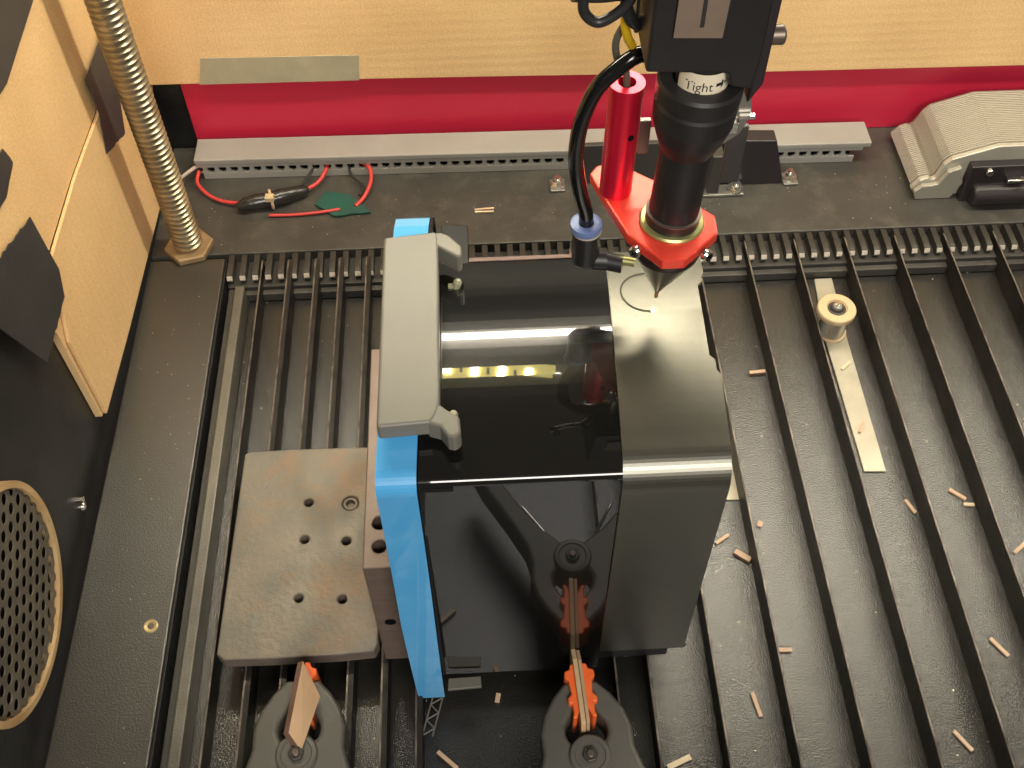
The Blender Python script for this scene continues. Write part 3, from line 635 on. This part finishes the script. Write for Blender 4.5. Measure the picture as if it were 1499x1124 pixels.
# ------------------------------------------------------------------ spring clamps
def arm_poly(s):
    q = [(.0095, .0450), (.0170, .0370), (.0235, .0270), (.0268, .0160), (.0265, .0040), (.0300, -.0080), (.0420, -.0280), (.0600, -.0550), (.0700, -.0750), (.0620, -.0800), (.0500, -.0620),
         (.0330, -.0380), (.0200, -.0220), (.0080, -.0120), (.0006, -.0060), (.0006, .0060), (.0100, .0085), (.0125, .0135), (.0118, .0200), (.0066, .0270), (.0038, .0330), (.0038, .0450)]
    return [(s*u, v) for u, v in q]
def clamp(label, x, y, rot, pads=(1, -1), zt=.027):
    t = thing('spring_clamp', label, 'spring clamp', (x, y, 0), 'spring clamps at the front of the bed')
    c, s = math.cos(rot), math.sin(rot)
    R = lambda q: [(x+c*u-s*v, y+s*u+c*v) for u, v in q]
    for k in (1, -1):
        obj('arm', MB().prism(R(arm_poly(k)), .0022, zt), M['clamp'], t, bevel=.0036, seg=4, angle=30)
    obj('pivot_disc', MB().lathe([(.0122, .0015), (.0122, zt+.0012), (.0112, zt+.0024), (.0090, zt+.0026), (.0085, zt+.0018)], (x, y, 0), n=34), M['clamp'], t)
    obj('hex_nut', MB().prism(hexpoly(x, y, .0047, .2), zt+.0018, zt+.0042), M['dark_metal'], t, bevel=.0006)
    obj('pivot_pin', MB().lathe([(.0023, zt+.0042), (.0023, zt+.0056), (.0018, zt+.0060)], (x, y, 0), n=16), M['bronze'], t)
    sp_ = [(x+.0105*math.cos(a)*(1), y-.006+.0105*math.sin(a), zt*.5) for a in [math.radians(200+i*14) for i in range(11)]]
    obj('spring', MB().tube(sp_+[(x+.03, y-.045, zt*.5)], .0011, 8).tube([(x-.006, y-.01, zt*.6), (x-.03, y-.045, zt*.6)], .0011, 8), M['chrome'], t)
    for k in pads:
        q = [(.0014, .0545), (.0050, .0540), (.0055, .0510), (.0088, .0500), (.0092, .0462), (.0072, .0440), (.0062, .0360), (.0088, .0335), (.0086, .0300), (.0066, .0300), (.0062, .0250), (.0072, .0215), (.0048, .0210), (.0014, .0290)]
        obj('jaw_pad', MB().prism(R([(k*u, v) for u, v in q]), .0050, zt+.0040), M['orange'], t, bevel=.0012, seg=2)
    return t
clamp('spring clamp with two orange jaws gripping pale plywood in front of the housing', .0487, .1985, .052)
clamp('spring clamp with one orange jaw visible gripping a brown plywood offcut', -.1190, .2075, 0, pads=(1,))
def stick(label, x, y, rot, pts, u0, u1, z0, mats, name='plywood_stick'):
    """pts: outline in (v, z) along the stick, extruded in u"""
    c, s = math.cos(rot), math.sin(rot)
    mb = MB().prism(pts, u0, u1, 'x'); mb.v = [(x+c*u-s*v, y+s*u+c*v, z) for u, v, z in mb.v]
    for i, f in enumerate(mb.f):
        pass
    return tag(obj(name, mb, mats, bevel=.0004), label, 'plywood offcut')
vp = [(.0640, .0100), (.0640, .0300), (.0560, .0335), (.0280, .0335), (.0175, .0325), (.0150, .0240), (.0150, .0080), (.0300, .0030), (.0560, .0030)]
stick('left pale plywood strip held upright between two orange jaws', .0487, .1985, .052, vp, -.0030, -.0002, 0, M['wood_pale'])
stick('right thin plywood strip pressed between two orange jaws', .0487, .1985, .052, [(v*.97+.001, z) for v, z in vp], .0001, .0022, 0, M['wood'])
# brown offcut in the left clamp: a diamond shaped thin board leaning on its edge
Q = [Vector(q) for q in [(-.1150, .2560, .0480), (-.1080, .2380, .0300), (-.1175, .2110, .0290), (-.1235, .2205, .0300)]]
Q = [Vector((-.1158, .2560, .0460)), Vector((-.1065, .2390, .0335)), Vector((-.1160, .2085, .0305)), Vector((-.1235, .2185, .0330))]
nn = (Q[1]-Q[0]).cross(Q[3]-Q[0]).normalized()
if nn.z < 0: nn = -nn
off = Vector((-.0034, .0002, -.0025))
mb = MB(); vs = Q+[q+off for q in Q]
mb.add(vs, [(0, 3, 2, 1)], 0); mb.add(vs, [(4, 5, 6, 7)], 1)
for i in range(4): mb.add(vs, [(i, (i+1) % 4, 4+(i+1) % 4, 4+i)], 1)
po = tag(obj('plywood_offcut', mb, [M['wood'], M['wood_burnt']]), 'brown diamond shaped plywood offcut with dark burnt edge held in a clamp', 'plywood offcut')

# ------------------------------------------------------------------ metal strips, knob, scraps
def strip_poly(label, pts, z0, z1, m, name='metal_strip', cat='metal strip'):
    return tag(obj(name, MB().prism(pts, z0, z1), m, bevel=.0003), label, cat)
strip_poly('long bright zinc strip on the tray under the knurled knob', [(.2691, .4080), (.2849, .4071), (.2855, .5340), (.2878, .5960), (.2732, .5960), (.2680, .5350)], -.0208, -.0192, M['strip'])
strip_poly('short pale strip on the tray half hidden by the satin flange', [(x*.9697, y*.9697) for x, y in [(.1690, .4020), (.1804, .4013), (.1835, .4900), (.1730, .4905)]], -.0208, -.0194, M['strip'])
kn = thing('knurled_knob', 'round knurled knob with tan cap standing on the zinc strip', 'knob', (.2735, .5386, -.0190))
mb = MB(); nk = 48
for i in range(nk):
    a0, a1, a2 = [2*math.pi*(i+d)/nk for d in (0, .5, 1)]
    R0, R1 = .0098, .0104
    ring = [(R0, a0), (R1, a1), (R0, a2)]
    vs = [(.2732+r*math.cos(a), .5386+r*math.sin(a), z) for z in (-.0180, .0050) for r, a in ring]
    mb.add(vs, [(0, 1, 4, 3), (1, 2, 5, 4)])
obj('knurled_body', mb, M['knurl'], kn)
obj('foot_washer', MB().lathe([(.0116, -.0190), (.0116, -.0172), (.0098, -.0168)], (.2740, .5386, 0), n=30), M['washer'], kn)
obj('cap', MB().lathe([(.0125, -.0150), (.0148, -.0135), (.0150, -.0100), (.0143, -.0090), (.0082, -.0088), (.0078, -.0100), (.0062, -.0100), (.0060, -.0108)], (.2722, .5386, .0195), n=36), M['washer'], kn)
obj('bolt', MB().lathe([(.0076, -.0107), (.0070, -.0096), (.0055, -.0094), (.0045, -.0070), (.0022, -.0066), (.0018, -.0085)], (.2722, .5386, .0195), n=24), M['dark_metal'], kn)
obj('bolt_tip', MB().lathe([(.0036, -.0090), (.0034, -.0062), (.0018, -.0060), (.0015, -.0072)], (.2722, .5386, .0195), n=18), M['chrome'], kn)
tag(obj('metal_tab', MB().prism([(-.0330, .2585), (-.0128, .2590), (-.0125, .2520), (-.0335, .2510)], .0002, .0026), mat('grey_tab', (.15, .145, .12), .5, .2, bump=.2), bevel=.0005), 'small grey metal tab beside the lower end of blue trim', 'metal tab')
# perforated zigzag scrap
sc_ = MB(); A0, A1 = Vector((-.0435, .2520, -.0100)), Vector((-.0500, .2280, -.0100)); du = Vector((.0062, -.0008, 0))
sc_.tube([A0, A1], .0006, 6).tube([A0+du, A1+du], .0006, 6)
for i in range(5):
    p = A0.lerp(A1, i/5); q = A0.lerp(A1, (i+1)/5)
    sc_.tube([p, q+du] if i % 2 else [p+du, q], .0005, 6)
tag(obj('lattice_scrap', sc_, mat('dull_scrap', (.17, .15, .135), .5, .2)), 'small zigzag lattice scrap below the end of the blue trim', 'scrap')

TZ = -.0208
chips = [
 ('thin brown stick lying left of the first dark blade by the flange', (0.1576, 0.3585, TZ), 33, .0118, .0024, 'chip', 0),
 ('thick brown chip with dark side tucked against a blade', (.1690, .3444, TZ), -38, .0120, .0042, 'chip', 1),
 ('tiny brown crumb of wood between blade and thick chip', (0.1858, 0.3690, TZ), 65, .0045, .0035, 'chip', 0),
 ('short upright stick lying directly below the zinc strip end', (0.2948, 0.3777, TZ), -68, .0120, .0026, 'chip', 0),
 ('slanted brown stick meeting a short pale chip end', (.3310, .3857, TZ), -42, .0130, .0028, 'chip', 0),
 ('short pale chip touching the slanted brown stick', (.3366, .3770, TZ), -8, .0075, .0025, 'chip_pale', 0),
 ('slanted brown stick in the channel at the far right', (0.3243, 0.2705, TZ), -57, .0150, .0026, 'chip', 0),
 ('slanted pale brown stick near the lower right corner', (0.2828, 0.2114, TZ), -58, .0150, .0024, 'chip', 0),
 ('brown stick lying level with its end against a blade', (.1836, .2758, TZ), -4, .0115, .0026, 'chip', 0),
 ('long upright stick lying in a bright tray channel', (0.1599, 0.2405, TZ), -80, .0160, .0026, 'chip', 0),
 ('pale stick near the right clamp at the bottom edge', (0.1063, 0.2072, TZ), 22, .0160, .0034, 'chip_pale', 0),
 ('dark brown sliver lying on the lower zinc strip', (0.2760, 0.4456, -0.0188), 58, .0110, .0022, 'chip', 0),
 ('white sliver lying across the upper zinc strip', (0.2777, 0.5036, -0.0188), 40, .0105, .0024, 'chip_pale', 0),
 ('dull brown sliver on the tray right of the flange notch', (0.2082, 0.5015, TZ), 4, .0125, .0030, 'chip', 1),
 ('upper of two thin slivers lying side by side on rear deck', (0.0024, 0.6721, 0.0004), 1, .0165, .0018, 'chip', 0),
 ('lower of two thin slivers lying side by side on rear deck', (0.0023, 0.6688, 0.0004), 1, .0160, .0016, 'chip_pale', 0),
 ('tiny upright wood chip in the shadow below the glossy front', (-.0029, .2530, -.0206), 78, .0060, .0030, 'chip', 0),
 ('slanted stick lying between the two spring clamps', (-0.0353, 0.2151, TZ), -42, .0160, .0026, 'chip', 1),
 ('short brown stick cut off by the right photo edge', (0.3612, 0.3410, TZ), 35, .0120, .0026, 'chip', 0),
]
cm = {}
for (lab_, p, ang, ln, wd, mk, dark) in chips:
    th = .0016 if not dark else .0030
    o = obj('wood_chip', MB().box(-ln/2, ln/2, -wd/2, wd/2, 0, th, 0, 0), M[mk], bevel=.0002)
    if dark: 
        o.data.materials.append(M['wood_burnt'])
        for pl in o.data.polygons:
            if abs(pl.normal.y) > .5: pl.material_index = 1
    o.location = p; o.rotation_euler = (random.uniform(-.04, .04), random.uniform(-.04, .04), math.radians(ang))
    tag(o, lab_, 'wood chip', 'laser cut wood chips scattered on the bed')
cb = MB()
for i in range(420):
    x, y = random.uniform(-.20, .42), random.uniform(.15, .60); z = -.0209
    r = random.choice([.0003, .0004, .0005, .0007])
    if random.random() < .25: x, y, z = random.uniform(-.265, .40), random.uniform(.64, .70), .0001
    if random.random() < .15: x, y, z = random.uniform(-.27, -.215), random.uniform(.15, .60), .0001
    a = random.random()*3
    cb.add([(x+r*math.cos(a+k*2.1), y+r*math.sin(a+k*2.1), z) for k in range(3)]+[(x, y, z+r)], [(0, 1, 3), (1, 2, 3), (2, 0, 3)])
cbo = obj('dust_crumbs', cb, M['crumb']); cbo['kind'] = 'stuff'

# ------------------------------------------------------------------ side deck eyelet, wall screw, round grille
ey = thing('eyelet', 'brass rimmed screw eyelet set in the left deck', 'eyelet', (-.224, .3038, 0))
obj('rim', MB().lathe([(.0047, .0001), (.0046, .0008), (.0040, .0011), (.0024, .0009), (.0021, .0003)], (-.224, .3038, 0), n=24), mat('brass', (.62, .50, .25), .35, .7), ey)
obj('eyelet_hole', MB().lathe([(.0021, .0004), (.0004, .0005)], (-.224, .3038, 0), n=16), M['bronze'], ey)
tag(obj('wall_screw', MB().lathe([(.0036, 0), (.0036, .0010), (.0028, .0026), (.0010, .0028)], (-.2815, .3901, .0100), (1, 0, 0), n=18).lathe([(.0022, 0), (.0022, .004)], (-.2815, .3905, .0180), (1, 0, 0), n=12), M['chrome']), 'bright screw in the black wall between grille and deck', 'screw')
gr = thing('round_grille', 'round perforated brown extractor grille with plywood rim on the left wall', 'grille', (-.280, .2830, .0830))
# fit: centre of the circle on the wall
gcy, gcz, gR = .2830, .0850, .0690
def ringx(r0, r1, x0, x1, n=72):
    mb = MB(); vs = []
    for i in range(n):
        a = 2*math.pi*i/n
        for r, x in ((r0, x0), (r1, x0), (r1, x1), (r0, x1)): vs.append((x, gcy+r*math.cos(a), gcz+r*math.sin(a)))
    for i in range(n):
        p, q = 4*i, 4*((i+1) % n)
        mb.add(vs, [(p+1, q+1, q+2, p+2), (p+2, q+2, q+3, p+3), (p+3, q+3, q, p)], 0, False)
    mb.f = mb.f; return mb
obj('wood_rim', ringx(gR-.0042, gR, -.2814, -.2745), M['ring_wood'], gr)
gm = MB(); pit = .0106; hr_ = .0037
for i in range(-9, 10):
    for j in range(-9, 10):
        cz = gcz+pit*(j+.5*(i % 2)); cy = gcy+pit*.866*i
        d = math.hypot(cy-gcy, cz-gcz)
        if d > gR+.002: continue
        vs = []
        for k in range(12):
            a = math.pi/6*k; hexr = pit*.5/math.cos(((a) % (math.pi/3))-math.pi/6)
            y_, z_ = cy+hexr*math.cos(a), cz+hexr*math.sin(a)
            dd = math.hypot(y_-gcy, z_-gcz)
            lim = gR-.003
            def cl(y_, z_):
                dd = math.hypot(y_-gcy, z_-gcz)
                return (y_, z_) if dd < lim else (gcy+(y_-gcy)*lim/dd, gcz+(z_-gcz)*lim/dd)
            yo, zo = cl(y_, z_); yi, zi = cl(cy+hr_*math.cos(a), cz+hr_*math.sin(a))
            vs += [(-.2768, yo, zo), (-.2768, yi, zi), (-.2777, yi, zi)]
        for k in range(12):
            q = (k+1) % 12
            gm.add(vs, [(3*k, 3*q, 3*q+1, 3*k+1), (3*k+1, 3*q+1, 3*q+2, 3*k+2)])
obj('perforated_plate', gm, M['grille'], gr)
obj('grille_backing', MB().lathe([(gR-.003, 0), (gR-.003, .0004)], (-.2812, gcy, gcz), (1, 0, 0), n=48), M['hole'], gr)

# ------------------------------------------------------------------ gantry above the view, with its lit strips (seen as reflections)
gt = thing('gantry_beam', 'dark gantry beam above the bed carrying lit light strips', 'gantry', (.2, .60, .555))
obj('beam', MB().box(-.27, .80, .515, .672, .5562, .60), M['dark_plum'], gt, bevel=.002)
obj('light_bar', MB().box(-.26, .78, .634, .652, .5500, .5560), M['led_line'], gt)
def rot2(x, y, cx, cy, a): return (cx+(x-cx)*math.cos(a)-(y-cy)*math.sin(a), cy+(x-cx)*math.sin(a)+(y-cy)*math.cos(a))
A_ = math.radians(-9)
stp = [rot2(x, y, .0116, .5447, A_) for x, y in ((-.14, .5325), (.0560, .5325), (.0560, .557), (-.14, .557))]
ls = obj('led_strip', MB().prism(stp, .5525, .5560), M['led_pcb'], gt)
leds = None
for k in range(6):
    x, y = rot2(.0344-.0232*k, .5447, .0116, .5447, A_)
    o = obj('led', MB().prism([rot2(px_, py_, x, y, A_) for px_, py_ in ((x-.0034, y-.0046), (x-.0020, y-.0058), (x+.0020, y-.0058), (x+.0034, y-.0046), (x+.0034, y+.0046), (x+.0020, y+.0058), (x-.0020, y+.0058), (x-.0034, y+.0046))], .5508, .5524), M['led'], ls)
    if k < 5:
        x, y = rot2(.0228-.0232*k, .5447, .0116, .5447, A_)
        obj('resistor', MB().box(x-.0012, x+.0012, y-.003, y+.003, .5512, .5524), M['ink'], ls)
x, y = rot2(.060, .5447, .0116, .5447, A_)
obj('strip_end', MB().box(x-.003, x+.001, y-.004, y+.004, .5520, .5555), M['led'], ls)
bpy.context.view_layer.update()
